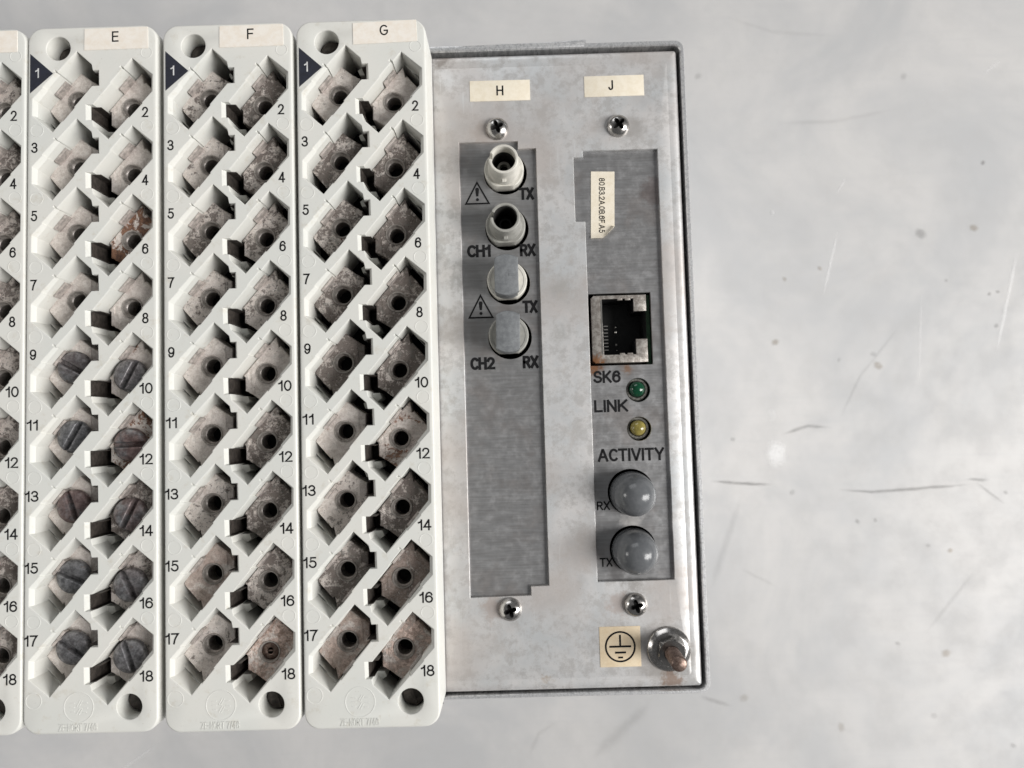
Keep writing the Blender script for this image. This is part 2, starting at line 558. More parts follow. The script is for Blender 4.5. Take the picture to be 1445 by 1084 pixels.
def rrect(x0, x1, y0, y1, r, n=6):
    p = []
    for cx, cy, a in ((x1 - r, y0 + r, -90), (x1 - r, y1 - r, 0), (x0 + r, y1 - r, 90), (x0 + r, y0 + r, 180)):
        for i in range(n + 1):
            t = math.radians(a + 90 * i / n)
            p.append((cx + r * math.cos(t), cy + r * math.sin(t)))
    return p


def mesh(name, mb, mat, smooth=30):
    me = bpy.data.meshes.new(name)
    me.from_pydata([(x * MM, y * MM, z * MM) for x, y, z in mb.v], [], mb.f)
    me.materials.append(MAT[mat])
    if smooth:
        for p in me.polygons:
            p.use_smooth = True
        me.set_sharp_from_angle(angle=math.radians(smooth))
    me.update()
    return me


def obj(name, me, parent=None, loc=(0, 0, 0), rz=0.0):
    o = bpy.data.objects.new(name, me)
    C.objects.link(o)
    o.parent = parent
    o.location = tuple(c * MM for c in loc)
    o.rotation_euler = (0, 0, rz)
    return o


def thing(name, label, cat, loc, group=None):
    o = obj(name, None, None, loc)
    o.empty_display_size = 0.01
    o['label'] = label
    o['category'] = cat
    if group:
        o['group'] = group
    return o


def arc(cx, cy, rx, ry, a, b, n=14):
    return [(cx + rx * math.cos(math.radians(a + (b - a) * i / n)), cy + ry * math.sin(math.radians(a + (b - a) * i / n))) for i in range(n + 1)]


SIX = [arc(.27, .31, .27, .31, 0, 360, 24), [(.51, .76), (.46, .90), (.36, .985), (.26, .99), (.13, .92), (.045, .76), (.005, .52), (.0, .31)]]
GLYPH = {
    '0': [arc(.27, .5, .27, .5, 0, 360, 28)],
    '1': [[(.0, .73), (.14, .80), (.22, .90), (.25, .98)], [(.25, 1.0), (.25, 0)]],
    '2': [arc(.27, .72, .25, .28, 172, -38) + [(.22, .22), (.0, .0), (.55, .0)]],
    '3': [arc(.26, .755, .23, .245, 165, -85) + [(.2, .51)], [(.2, .51)] + arc(.26, .26, .27, .26, 85, -165)],
    '4': [[(.42, 0), (.42, 1)], [(.40, 1), (.0, .28), (.57, .28)]],
    '5': [[(.50, 1), (.12, 1), (.05, .49)] + arc(.27, .33, .28, .33, 140, -160)],
    '6': SIX,
    '7': [[(.0, 1), (.54, 1), (.38, .72), (.25, .38), (.18, 0)]],
    '8': [arc(.27, .755, .22, .245, 0, 360, 24), arc(.27, .26, .27, .26, 0, 360, 24)],
    '9': [[(.54 - x, 1 - y) for x, y in l] for l in SIX],
    'A': [[(.0, 0), (.30, 1), (.36, 1), (.66, 0)], [(.11, .33), (.55, .33)]],
    'B': [[(.3, .53), (.0, .53), (.0, 1), (.3, 1)] + arc(.3, .765, .2, .235, 90, -90), [(.0, .53), (.0, 0), (.3, 0)] + arc(.3, .265, .24, .265, -90, 90)],
    'C': [arc(.31, .5, .31, .5, 48, 312, 24)],
    'E': [[(.5, 1), (.0, 1), (.0, 0), (.5, 0)], [(.0, .52), (.46, .52)]],
    'F': [[(.5, 1), (.0, 1), (.0, 0)], [(.0, .52), (.44, .52)]],
    'G': [arc(.33, .5, .33, .5, 48, 330, 24) + [(.63, .46), (.36, .46)]],
    'H': [[(.0, 0), (.0, 1)], [(.55, 0), (.55, 1)], [(.0, .52), (.55, .52)]],
    'I': [[(.0, 0), (.0, 1)]],
    'J': [[(.4, 1), (.4, .25)] + arc(.2, .22, .2, .22, 0, -175)],
    'K': [[(.0, 0), (.0, 1)], [(.54, 1), (.0, .36)], [(.18, .56), (.58, 0)]],
    'L': [[(.0, 1), (.0, 0), (.45, 0)]],
    'N': [[(.0, 0), (.0, 1)], [(.02, 1), (.53, 0)], [(.55, 0), (.55, 1)]],
    'R': [[(.0, 0), (.0, 1), (.3, 1)] + arc(.3, .745, .22, .255, 90, -90) + [(.0, .49)], [(.28, .49), (.55, 0)]],
    'S': [arc(.28, .75, .25, .25, 15, 262) + arc(.28, .25, .28, .25, 82, -165)],
    'T': [[(.0, 1), (.56, 1)], [(.28, 1), (.28, 0)]],
    'V': [[(.0, 1), (.29, 0), (.33, 0), (.62, 1)]],
    'X': [[(.0, 0), (.56, 1)], [(.0, 1), (.56, 0)]],
    'Y': [[(.0, 1), (.29, .44), (.58, 1)], [(.29, .44), (.29, 0)]],
    'Z': [[(.02, 1), (.55, 1), (.0, 0), (.57, 0)]],
    'O': [arc(.33, .5, .33, .5, 0, 360, 28)],
    '.': [[(.0, .0), (.0, .06)]], '-': [[(.0, .45), (.3, .45)]], '/': [[(.0, .0), (.3, 1)]], ' ': [],
}
TXT = {}


def strokes(s, w, h, t, gap=0.24):
    """lines of a word scaled so that the inked outline is w x h mm with strokes t wide, centred"""
    x = 0.0
    lines = []
    for ch in s:
        g = GLYPH[ch]
        gw = max([p[0] for l in g for p in l] + [0.0]) if ch != ' ' else 0.25
        lines += [[(x + px, py) for px, py in l] for l in g]
        x += gw + gap
    x -= gap
    return [[((px / max(x, 1e-6) - 0.5) * (w - t) if x > 0 else 0.0, (py - 0.5) * (h - t)) for px, py in l] for l in lines]


def ribbon(m, l, t, z, zb=None):
    n = len(l)
    closed = n > 3 and (Vector(l[0]) - Vector(l[-1])).length < 1e-4
    if closed:
        l = l[:-1]
        n -= 1
    le, ri = [], []
    for i in range(n):
        p = Vector(l[i])
        pr = Vector(l[i - 1]) if (i or closed) else None
        nx = Vector(l[(i + 1) % n]) if (i < n - 1 or closed) else None
        d1 = (p - pr).normalized() if pr is not None else (nx - p).normalized()
        d2 = (nx - p).normalized() if nx is not None else d1
        n1, n2 = Vector((-d1.y, d1.x)), Vector((-d2.y, d2.x))
        k = max(1 + n1.dot(n2), 0.38)
        mv = (n1 + n2) / k * t / 2
        e = Vector((0, 0))
        if pr is None:
            e = -d1 * t / 2
        elif nx is None:
            e = d1 * t / 2
        le.append(tuple(p + mv + e))
        ri.append(tuple(p - mv + e))
    a = m.loop(le, z)
    b = m.loop(ri, z)
    rng = n if closed else n - 1
    for i in range(rng):
        j = (i + 1) % n
        m.f.append((b[i], b[j], a[j], a[i]))
    if zb is not None:
        a2 = m.loop(le, zb)
        b2 = m.loop(ri, zb)
        for i in range(rng):
            j = (i + 1) % n
            m.f.append((a[i], a[j], a2[j], a2[i]))
            m.f.append((b[j], b[i], b2[i], b2[j]))


def text_mesh(s, w, h, mat, t=0.27, zb=None):
    key = (s, w, h, mat, t, zb)
    if key not in TXT:
        m = MB()
        for i, l in enumerate(strokes(s, w, h, t)):
            ribbon(m, l, t, i * 0.0012 + (0.09 if zb is not None else 0.0), zb)
        TXT[key] = mesh('lettering', m, mat, 0)
    return TXT[key]


# ------------------------------------------------------------------ table
mb = MB()
mb.prism([(-900, -700), (900, -700), (900, 700), (-900, 700)], -3.0, 0.0, bottom=True)
table = obj('table_top', mesh('table_top', mb, 'table', 0))
table['kind'] = 'structure'


def mark(name, v, f, fade, col, strength):
    me = bpy.data.meshes.new(name)
    me.from_pydata([(x * MM, y * MM, 0) for x, y in v], [], f)
    at = me.attributes.new('fade', 'FLOAT', 'POINT')
    at.data.foreach_set('value', fade)
    me.materials.append(MAT['mark'])
    MARKS[0] += 1
    o = obj(name, me, table, (0, 0, 0.05 + 0.004 * MARKS[0]))
    o.color = (*col, 1)
    o['strength'] = float(strength) * 0.62


MARKS = [0]
for pts, w, dark, f in TABLE_LINES:
    q = [Vector(T(*p)) for p in pts]
    path = []
    for a, b in zip(q, q[1:]):
        k = max(2, int((b - a).length / 2.5))
        path += [a.lerp(b, i / k) for i in range(k)]
    path.append(q[-1])
    v, fc, fd = [], [], []
    wander = 0.0
    for i, p in enumerate(path):
        d = (path[min(i + 1, len(path) - 1)] - path[max(i - 1, 0)]).normalized()
        nn = Vector((-d.y, d.x))
        wander = wander * 0.8 + random.uniform(-0.12, 0.12)
        e = min(1.0, 4.0 * min(i, len(path) - 1 - i) / len(path))
        ww = w * (0.45 + 0.55 * e) * random.uniform(0.8, 1.2)
        for sd, fv in ((-1, 0), (0, e), (1, 0)):
            v.append(tuple(p + nn * (wander + sd * ww)))
            fd.append(fv)
    for i in range(len(path) - 1):
        for j in (0, 1):
            a = i * 3 + j
            fc.append((a, a + 1, a + 4, a + 3))
    mark('scratch', v, fc, fd, (0.14, 0.135, 0.13) if dark else (1.0, 1.0, 1.0), f)
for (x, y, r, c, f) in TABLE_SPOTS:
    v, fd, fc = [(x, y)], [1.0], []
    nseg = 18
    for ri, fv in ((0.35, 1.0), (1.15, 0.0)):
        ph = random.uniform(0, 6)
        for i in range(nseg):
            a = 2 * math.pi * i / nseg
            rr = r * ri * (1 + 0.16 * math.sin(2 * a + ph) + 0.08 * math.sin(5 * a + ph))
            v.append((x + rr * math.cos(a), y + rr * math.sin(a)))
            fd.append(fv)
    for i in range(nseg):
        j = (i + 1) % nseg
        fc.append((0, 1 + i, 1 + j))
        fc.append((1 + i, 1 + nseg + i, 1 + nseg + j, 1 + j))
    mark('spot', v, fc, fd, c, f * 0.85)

# ------------------------------------------------------------------ electronics unit
BX, BY = -50.0, 17.0
unit = thing('electronics_unit', 'metal cased electronics unit with a scuffed bare zinc front panel', 'electronics unit', (BX, BY, 0))


def part(name, me, loc, parent=unit, rz=0.0):
    """a part of the unit at a place given with the panel surface as z = 0"""
    return obj(name, me, parent, (loc[0] - BX, loc[1] - BY, loc[2] + PZ), rz)


def sub(name, me, parent, loc=(0, 0, 0), rz=0.0):
    return obj(name, me, parent, loc, rz)


# casing: a tube of sheet metal standing on the table; its sawn edge is the rim round the panel
outer = rrect(-165, 47.65, -68.95, 102.85, 2.6, 8)
inner = rrect(-163.4, 46.5, -67.95, 101.4, 1.8, 8)
mb = MB()


def rough(pts, amp):
    return [(x + random.uniform(-amp, amp), y + random.uniform(-amp, amp)) for x, y in pts]


def dense(pts, stepmm):
    out = []
    for i in range(len(pts)):
        a, b = Vector(pts[i]), Vector(pts[(i + 1) % len(pts)])
        k = max(1, int((b - a).length / stepmm))
        out += [tuple(a.lerp(b, j / k)) for j in range(k)]
    return out


N = 260


def resample(pts, n):
    L = [0]
    for i in range(len(pts)):
        L.append(L[-1] + (Vector(pts[(i + 1) % len(pts)]) - Vector(pts[i])).length)
    out = []
    j = 0
    for k in range(n):
        s = L[-1] * k / n
        while L[j + 1] < s:
            j += 1
        a, b = Vector(pts[j]), Vector(pts[(j + 1) % len(pts)])
        out.append(tuple(a.lerp(b, (s - L[j]) / max(1e-6, L[j + 1] - L[j]))))
    return out


od = dense(outer, 1.2)
ids = [mb.loop(outer, -PZ)]
o1 = mb.loop(outer, -0.25)
o2 = mb.loop(off(outer, -0.25), 0.25)
i2 = mb.loop(off(inner, 0.25), 0.25)
i1 = mb.loop(inner, -0.1)
i0 = mb.loop(inner, -20)
for a, b in ((ids[0], o1), (o1, o2), (i2, i1), (i1, i0)):
    mb.bridge(a, b)
mb.fill([o2, i2])
casing = part('casing', mesh('casing', mb, 'casing'), (0, 0, 0))
for v in casing.data.vertices:
    if v.co.z > -0.001:
        v.co.x += random.uniform(-0.03, 0.03) * MM
        v.co.y += random.uniform(-0.03, 0.03) * MM
# lifted sliver of sheet at the seam of the rim
mb = MB()
mb.prism([(-12, 102.7), (21.4, 102.6), (21.4, 103.5), (14, 103.15)], -6, 0.55, 0.12)
mb.prism([(-30, 101.55), (20.9, 101.6), (20.9, 102.95), (-30, 102.8)], -6, 0.42, 0.12)
part('rim_overlap', mesh('rim_overlap', mb, 'casing'), (0, 0, 0))
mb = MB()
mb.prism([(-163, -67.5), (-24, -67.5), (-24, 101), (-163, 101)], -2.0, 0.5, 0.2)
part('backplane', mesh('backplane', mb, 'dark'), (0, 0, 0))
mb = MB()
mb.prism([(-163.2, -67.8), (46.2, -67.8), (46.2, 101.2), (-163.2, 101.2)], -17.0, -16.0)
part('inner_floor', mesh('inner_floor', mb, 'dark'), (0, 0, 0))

# front panel with its two openings
PX0, PX1, PY0, PY1 = -23.8, 45.75, -67.45, 100.45
HW = [(-13.35, 76.55), (-13.35, -43.4), (2.4, -43.2), (2.4, -40.9), (7.1, -40.8), (7.1, 74.45), (2.3, 74.45), (2.3, 76.55)]
JW = [(19.5, 73.3), (19.5, 71.6), (17.0, 71.6), (17.0, 54.3), (19.6, 54.2), (19.6, -40.2), (39.5, -40.1), (39.5, 73.3)]
mb = MB()
base = rrect(PX0, PX1, PY0, PY1, 1.0, 4)
ins = lambda d: rrect(PX0 + d, PX1 - d, PY0 + d, PY1 - d, max(1.0 - d, 0.12), 4)
ids = mb.stack([(ins(2.0), -0.035), (ins(1.3), -0.1), (ins(0.7), -0.3), (ins(0.25), -0.75), (base, -1.5), (base, -8)], top=False)
win = []
for w in (HW, JW):
    a = mb.loop(off(w, 0.12), 0)
    b = mb.loop(w, -0.12)
    c = mb.loop(w, -1.15)
    mb.bridge(a, b)
    mb.bridge(b, c)
    win.append(a)
# fold line: a shallow step a few mm inside the edge
step1 = rrect(PX0 + 3.0, 42.75, -64.2, 96.7, 0.6, 4)
s0 = mb.loop(step1, 0.0)
s1 = mb.loop(off(step1, 0.1), -0.035)
mb.bridge(s1, s0)
mb.fill([s0] + win)
s2 = mb.loop(off(step1, 0.12), -0.035)
mb.bridge(s2, s1)
mb.fill([ids[0], s2])
panel = part('front_panel', mesh('front_panel', mb, 'panel', 40), (0, 0, 0))

# module plates behind the openings
CONN = [(-1.55, 68.6), (-1.55, 53.5), (-1.55, 38.9), (-1.55, 24.4)]
DOME = [(29.4, -17.8), (29.4, -32.5)]
LED = [(32.1, 9.2), (32.0, -1.0)]
JACK = (19.85, 36.3, 15.9, 35.0)


def plate(name, x0, x1, y0, y1, holes):
    m = MB()
    o = [(x0, y0), (x1, y0), (x1, y1), (x0, y1)]
    t = m.loop(o, -1.2)
    hs = []
    for h in holes:
        a = m.loop(off(h, 0.08), -1.2)
        b = m.loop(h, -1.3)
        c = m.loop(h, -2.4)
        m.bridge(a, b)
        m.bridge(b, c)
        hs.append(a)
    m.fill([t] + hs)
    return part(name, mesh(name, m, 'module'), (0, 0, 0))


ph = plate('module_plate', -15, 9, -45, 78, [circle(x + 0.35, y - 0.35, 5.75, 40) for x, y in CONN])
pj = plate('module_plate', 16, 41.5, -42, 75,
           [[(JACK[0], JACK[2]), (JACK[1], JACK[2]), (JACK[1], JACK[3]), (JACK[0], JACK[3])]]
           + [circle(x, y, 3.15, 32) for x, y in LED] + [circle(x - 0.2, y + 0.35, 6.0, 40) for x, y in DOME])
ph['label'] = 'grey steel plate behind the opening under the letter H'
pj['label'] = 'grey steel plate behind the opening under the letter J'


def off2(p, q):
    return (q[0] - BX, q[1] - BY, q[2] + PZ)


# pan head screws with a cross recess
def screw_mesh():
    m = MB()
    n = 64
    Rr = 3.05

    def cross(a):
        c = abs(math.cos(2 * a))
        return 0.80 + 0.95 * c ** 1.5
    rings = []

    def dome(r):
        return 2.05 * (1 - (r / Rr) ** 2.4) ** 0.55 if r < Rr else 0.0
    for k in range(9):
        t = k / 8.0
        pts = []
        for i in range(n):
            a = 2 * math.pi * i / n
            r = cross(a) * (1 - t) + Rr * t
            pts.append((r * math.cos(a), r * math.sin(a), dome(r) + 0.15))
        rings.append(m.loop(pts, 0))
    for a, b in zip(rings, rings[1:]):
        m.bridge(b, a)
    pts = [(Rr * math.cos(2 * math.pi * i / n), Rr * math.sin(2 * math.pi * i / n), -0.05) for i in range(n)]
    m.bridge(m.loop(pts, 0), rings[-1])
    return mesh('panel_screw', m, 'steel', 60), cross


sm, cross = screw_mesh()
mb = MB()
n = 64
t = mb.loop([(cross(2 * math.pi * i / n) * 1.0 * math.cos(2 * math.pi * i / n), cross(2 * math.pi * i / n) * math.sin(2 * math.pi * i / n), 2.18) for i in range(n)], 0)
b = mb.loop([(cross(2 * math.pi * i / n) * 0.62 * math.cos(2 * math.pi * i / n), cross(2 * math.pi * i / n) * 0.62 * math.sin(2 * math.pi * i / n), 0.5) for i in range(n)], 0)
mb.bridge(t, b)
mb.fill([b])
rm = mesh('drive_recess', mb, 'dark', 50)
for (x, y, a) in ((-3.1, 79.9, 0.35), (29.2, 79.7, 0.65), (-3.1, -46.5, 0.3), (29.2, -46.2, 0.25)):
    s = part('panel_screw', sm, (x, y, 0), rz=a)
    sub('drive_recess', rm, s)


# labels and printed lettering on the unit
def sticker(name, x0, x1, y0, y1, mat, letter, lw, lh, dx=0, dy=0, z=0.0, rz=0.0, bold=0.42):
    m = MB()
    w, h = x1 - x0, y1 - y0
    m.prism([(-w / 2, -h / 2), (w / 2, -h / 2), (w / 2, h / 2), (-w / 2, h / 2)], 0.0, 0.13, 0.02)
    s = part(name, mesh(name, m, mat), ((x0 + x1) / 2, (y0 + y1) / 2, z), rz=rz)
    if letter:
        sub('letter', text_mesh(letter, lw, lh, 'ink', bold), s, (dx, dy, 0.16))
    return s


sticker('letter_label', -10.1, 6.0, 87.6, 93.2, 'label', 'H', 1.9, 2.7, 0.0, 0.0, rz=-0.006)
sticker('letter_label', 20.55, 36.5, 87.9, 93.55, 'label', 'J', 1.3, 2.7, -0.9, 0.2)


def stroke(m, pts, w, z, closed=False):
    """flat line of ink"""
    n = len(pts)
    for i in range(n if closed else n - 1):
        a, b = Vector(pts[i]), Vector(pts[(i + 1) % n])
        d = (b - a).normalized()
        nn = Vector((-d.y, d.x)) * w / 2
        e = d * w * 0.35
        q = m.loop([tuple(a - e - nn), tuple(b + e - nn), tuple(b + e + nn), tuple(a - e + nn)], z + i * 0.0007)
        m.f.append(tuple(q))


e = sticker('earth_label', 19.6, 30.1, -61.8, -51.6, 'tan_label', None, 0, 0)
mb = MB()
ring = circle(0, 0, 3.95, 48)
ringi = circle(0, 0, 3.5, 48)
a = mb.loop(ring, 0)
b = mb.loop(ringi, 0)
mb.bridge(a, b)
mb.box(-0.24, 0.24, 0.3, 3.0, -0.01, 0.0)
mb.box(-2.8, 2.8, -0.2, 0.29, -0.01, 0.0)
mb.box(-1.4, 1.4, -1.72, -1.22, -0.01, 0.0)
mb.box(-0.62, 0.62, -2.95, -2.5, -0.01, 0.0)
sub('earth_symbol', mesh('earth_symbol', mb, 'ink', 0), e, (0, 0, 0.17))

# address label with a lifted corner, lettering running downwards
mb = MB()
xs = [-3.15 + 6.3 * i / 8 for i in range(9)]
ys = [-9.1 + 18.2 * j / 20 for j in range(21)]
grid = {}
for j, y in enumerate(ys):
    for i, x in enumerate(xs):
        k = max(0.0, ((x + 3.15) / 6.3 * 0.9 + (-7.2 - y) / 1.9) - 0.35)
        xx, yy = x, y
        if y < -5.0 and x > 0:
            yy = max(y, -9.1 + (x - 0.2) * 1.15 * (1 if x > 0.2 else 0))
        z = 0.12 + 0.9 * min(1, k) ** 1.6 if y < -7.0 else 0.12
        grid[i, j] = len(mb.v)
        mb.v.append((xx, yy, z))
for j in range(20):
    for i in range(8):
        mb.f.append((grid[i, j], grid[i + 1, j], grid[i + 1, j + 1], grid[i, j + 1]))
s = part('address_label', mesh('address_label', mb, 'label', 60), (24.5, 58.8, -1.2), rz=-0.035)
sub('letter', text_mesh('80.B3.2A.0B.6F.A5', 14.9, 1.55, 'ink', 0.2), s, (-0.2, -0.1, 0.18), -math.pi / 2)


def print_on(p, s, x, y, w, h, bold=0.4, mat='worn_ink', name='lettering'):
    return sub(name, text_mesh(s, w, h, mat, bold), p, (x, y, -1.15))


# connector texts (condensed bold)
for s, x, y, w in (('TX', 4.25, 62.55, 4.0), ('RX', 4.15, 47.3, 4.2), ('CH1', -8.85, 47.4, 6.3), ('TX', 4.3, 32.1, 4.0),
                   ('CH2', -8.6, 17.35, 6.6), ('RX', 4.05, 17.4, 4.2)):
    print_on(ph, s, x, y, w, 3.35, 0.74)
for (cx, y0, y1) in ((-8.9, 60.0, 66.4), (-8.75, 29.35, 35.9)):
    mb = MB()
    tri = [(-3.45, 0), (3.45, 0), (0, y1 - y0)]
    a = mb.loop(tri, 0)
    b = mb.loop(off(tri, -0.44), 0)
    mb.bridge(a, b)
    mb.fill([mb.loop([(-0.3, 2.2), (0.3, 2.2), (0.52, 4.1), (0.3, 4.55), (-0.3, 4.55), (-0.52, 4.1)], 0)])
    mb.fill([mb.loop(circle(0.02, 1.3, 0.42, 16), 0)])
    sub('warning_triangle', mesh('warning_triangle', mb, 'worn_ink', 0), ph, (cx, y0, -1.15))
for s, x0, y, w, h in (('SK6', 20.45, 12.9, 7.2, 3.25), ('LINK', 20.4, 5.2, 8.9, 3.25), ('ACTIVITY', 20.9, -7.7, 17.4, 3.35),
                       ('RX', 20.2, -20.8, 3.4, 2.3), ('TX', 20.45, -35.4, 3.3, 2.3)):
    print_on(pj, s, x0 + w / 2, y, w, h, 0.6 if h > 3 else 0.38)


# bayonet fibre connectors
def flat_bottom(r0):
    def f(px, py, z):
        return px, max(py, -r0)
    return f


def connector_mesh(full):
    m = MB()
    m.lathe([(4.3, 2.3), (5.0, 2.3), (5.25, 2.05), (5.25, -2.2)], 48, mod=flat_bottom(4.55))
    if full:
        prof = [(3.0, 1.0), (3.05, 10.2), (3.2, 10.45), (3.6, 10.45), (3.8, 10.25), (4.0, 6.0), (4.3, 2.3)]
        n = 56
        rings = []
        for r, z in prof:
            pts = []
            for i in range(n):
                a = 2 * math.pi * i / n
                # key slot in the rim on the side facing left and slightly down
                da = abs((a - math.radians(168) + math.pi) % (2 * math.pi) - math.pi)
                zz = z
                if z > 7 and da < 0.19:
                    zz = 7.2 if z > 9 else z
                pts.append((r * math.cos(a), r * math.sin(a), zz))
            rings.append(m.loop(pts, 0))
        for a, b in zip(rings, rings[1:]):
            m.bridge(b, a)
    else:
        m.lathe([(0.2, 4.0), (2.6, 4.0), (2.8, 3.8), (2.9, 2.3), (4.4, 2.3)], 40)
    return m


def lug_mesh(mat):
    m = MB()
    m.box(-0.55, 0.55, -4.75, -3.6, 5.2, 6.5, 0.12)
    return mesh('bayonet_lug', m, mat)


def ferrule_mesh(mat):
    m = MB()
    m.lathe([(1.1, 0.8), (1.1, 3.0), (1.2, 3.15), (1.65, 3.15), (1.8, 3.0), (1.85, 0.9)], 32)
    return mesh('ferrule', m, mat)


for k, (x, y) in enumerate(CONN):
    mat = ('white_conn', 'grey_conn', 'white_conn', 'grey_conn')[k]
    c = part('fibre_connector', mesh('fibre_connector', connector_mesh(k < 2), mat, 40), (x, y, -1.2))
    if k < 2:
        sub('bayonet_lug', lug_mesh(mat), c)
        sub('ferrule', ferrule_mesh(('grey_conn', 'black_plastic')[k]), c)
        m = MB()
        m.lathe([(2.85, 0.95), (2.9, (6.5, 9.6)[k]), (3.06, (6.7, 9.8)[k])], 40)
        sub('bore_shade', mesh('bore_shade', m, 'dark', 40), c)  # near-black sleeve added so the bore looks deep in shade
        m = MB()
        m.fill([m.loop(circle(0, 0, 2.9, 32), 0.9)])
        sub('bore', mesh('bore', m, 'dark', 0), c)
    c['label'] = ('ivory upper fibre connector with an open bore', 'grey second fibre connector with an open bore',
                  'ivory third fibre connector under a dust cap', 'grey fourth fibre connector under a dust cap')[k]

# network jack
jx0, jx1, jy0, jy1 = 20.4, 34.9, 16.5, 34.3
jc = ((jx0 + jx1) / 2, (jy0 + jy1) / 2)
OPEN = [(23.4, 18.6), (31.9, 18.6), (31.9, 22.6), (34.6, 22.6), (34.6, 30.0), (31.6, 30.0), (31.6, 33.4), (23.2, 33.4)]
SHIELD = [(jx0 + 0.7, jy0), (jx1, jy0), (jx1, 22.6), (31.9, 22.6), (31.9, 18.6), (31.0, 18.6), (31.0, 19.0), (29.6, 19.0), (29.6, 18.6), (28.9, 18.6), (28.9, 19.0),
          (27.6, 19.0), (27.6, 18.6), (23.4, 18.6), (23.2, 33.4), (27.4, 33.4), (27.4, 33.0), (28.7, 33.0), (28.7, 33.4), (29.4, 33.4), (29.4, 33.0), (30.8, 33.0), (30.8, 33.4),
          (31.6, 33.4), (31.6, 30.0), (jx1, 30.0), (jx1, jy1), (jx0 + 0.7, jy1), (jx0, jy1 - 0.7), (jx0, jy0 + 0.7)]
rel = lambda pts: [(x - jc[0], y - jc[1]) for x, y in pts]
mb = MB()
mb.prism(rel(SHIELD), -0.7, 0.0, 0.08)
mb.stack([(rrect(jx0 - jc[0], jx1 - jc[0] - 0.1, jy0 - jc[1], jy1 - jc[1], 0.7, 4), -0.7), (rrect(jx0 - jc[0], jx1 - jc[0] - 0.1, jy0 - jc[1], jy1 - jc[1], 0.7, 4), -8)], top=False)
jack = part('network_jack', mesh('network_jack', mb, 'shield', 30), (*jc, -0.35))
mb = MB()
g0 = mb.loop(off(rel(OPEN), 0.1), -0.62)
g1 = mb.loop(off(rel(OPEN), 0.1), -11.0)
mb.bridge(g0, g1)
mb.fill([g1])
sub('jack_cavity', mesh('jack_cavity', mb, 'black_plastic', 0), jack)
mb = MB()
mb.box(-1, 1, -1, 1, 0, 0.2)
for i in range(8):
    m = MB()
    m.box(0, 1.15, -0.11, 0.11, 0, 0.12)
    sub('contact', mesh('contact', m, 'contact', 0), jack, (24.0 - jc[0], 20.3 + i * 0.92 - jc[1], -4.5))
for (dx, dy, r) in ((27.6, 25.4, 0.42), (27.7, 21.9, 0.36), (27.6, 26.8, 0.25), (27.7, 20.4, 0.2)):
    m = MB()
    m.lathe([(0.001, 0.18), (r * 0.7, 0.14), (r, 0)], 12)
    sub('contact_pin', mesh('contact_pin', m, 'contact', 60), jack, (dx - jc[0], dy - jc[1], -7.5))
mb = MB()
mb.box(22.9 - jc[0], 23.25 - jc[0], 18.9 - jc[1], 33.1 - jc[1], -3, 0.06)
sub('shield_edge', mesh('shield_edge', mb, 'contact', 0), jack)
mb = MB()
mb.box(34.95, 36.2, 16.2, 34.6, -4.0, -3.2)
part('circuit_board', mesh('circuit_board', mb, 'pcb', 0), (0, 0, 0))

# indicator lamps
for k, (x, y) in enumerate(LED):
    m = MB()
    m.lathe([(0.001, 1.35), (0.7, 1.27), (1.3, 1.0), (1.75, 0.55), (2.0, 0.0), (2.05, -3)], 36)
    l = part('indicator_lamp', mesh('indicator_lamp', m, ('led_green', 'led_amber')[k], 60), (x - 0.25, y + 0.2, -1.15))
    m = MB()
    m.lathe([(2.1, -1.3), (2.3, -0.75), (2.75, -0.7), (3.1, -1.3)], 36)
    sub('lamp_holder', mesh('lamp_holder', m, 'led_holder', 50), l)
    l['label'] = ('green indicator lamp beside the lettering', 'amber indicator lamp beside the lettering')[k]

# sockets that carry the domed caps
for k, (x, y) in enumerate(DOME):
    m = MB()
    m.lathe([(0.1, -2.0), (4.6, -2.0), (4.8, -2.2), (4.8, -9)], 32)
    part('cap_socket', mesh('cap_socket', m, 'steel', 40), (x, y, 0))

# earth stud
SX, SY = 37.3, -57.6
mb = MB()
mb.lathe([(0.001, 13.4), (1.55, 13.35), (1.85, 13.05), (1.9, 12.9)], 32)
prof = [(1.9, 12.9)]
z = 12.9
while z > 4.6:
    prof += [(1.9, z - 0.12), (1.78, z - 0.35), (1.9, z - 0.58)]
    z -= 0.7
prof.append((1.9, 0.0))
mb.lathe(prof, 32)
stud = part('earth_stud', mesh('earth_stud', mb, 'stud', 45), (SX, SY, 0))
mb = MB()
n = 60


def hexr(a, R0):
    k = (a % (math.pi / 3)) - math.pi / 6
    return R0 * math.cos(math.pi / 6) / math.cos(k)


rings = []
for fr, z in ((0.50, 4.55), (0.86, 4.5), (0.94, 4.25), (1.0, 3.7), (1.0, 1.6)):
    pts = []
    for i in range(n):
        a = 2 * math.pi * i / n
        r = 2.0 if fr == 0.5 else (min(hexr(a, 3.75), 3.75 * fr) if fr < 1 else hexr(a, 3.75))
        pts.append((r * math.cos(a), r * math.sin(a), z))
    rings.append(mb.loop(pts, 0))
for a, b in zip(rings, rings[1:]):
    mb.bridge(b, a)
sub('nut', mesh('nut', mb, 'nut_steel', 35), stud, (0, 0, 0), 0.35)
mb = MB()
mb.lathe([(2.2, 1.5), (4.1, 1.55), (4.6, 1.4), (5.0, 0.95), (5.35, 0.75), (5.6, 0.5), (5.65, 0.25), (5.6, -0.05)], 48)
sub('washer', mesh('washer', mb, 'steel', 40), stud)


# ------------------------------------------------------------------ dust caps (each lifts off)
def cap_outline(hw, r, n=12):
    a = math.acos(hw / r)
    pts = []
    for i in range(n + 1):
        t = a + (math.pi - 2 * a) * i / n
        pts.append((r * math.cos(t), r * math.sin(t)))
    pts += [(-x, -y) for x, y in pts]
    return pts


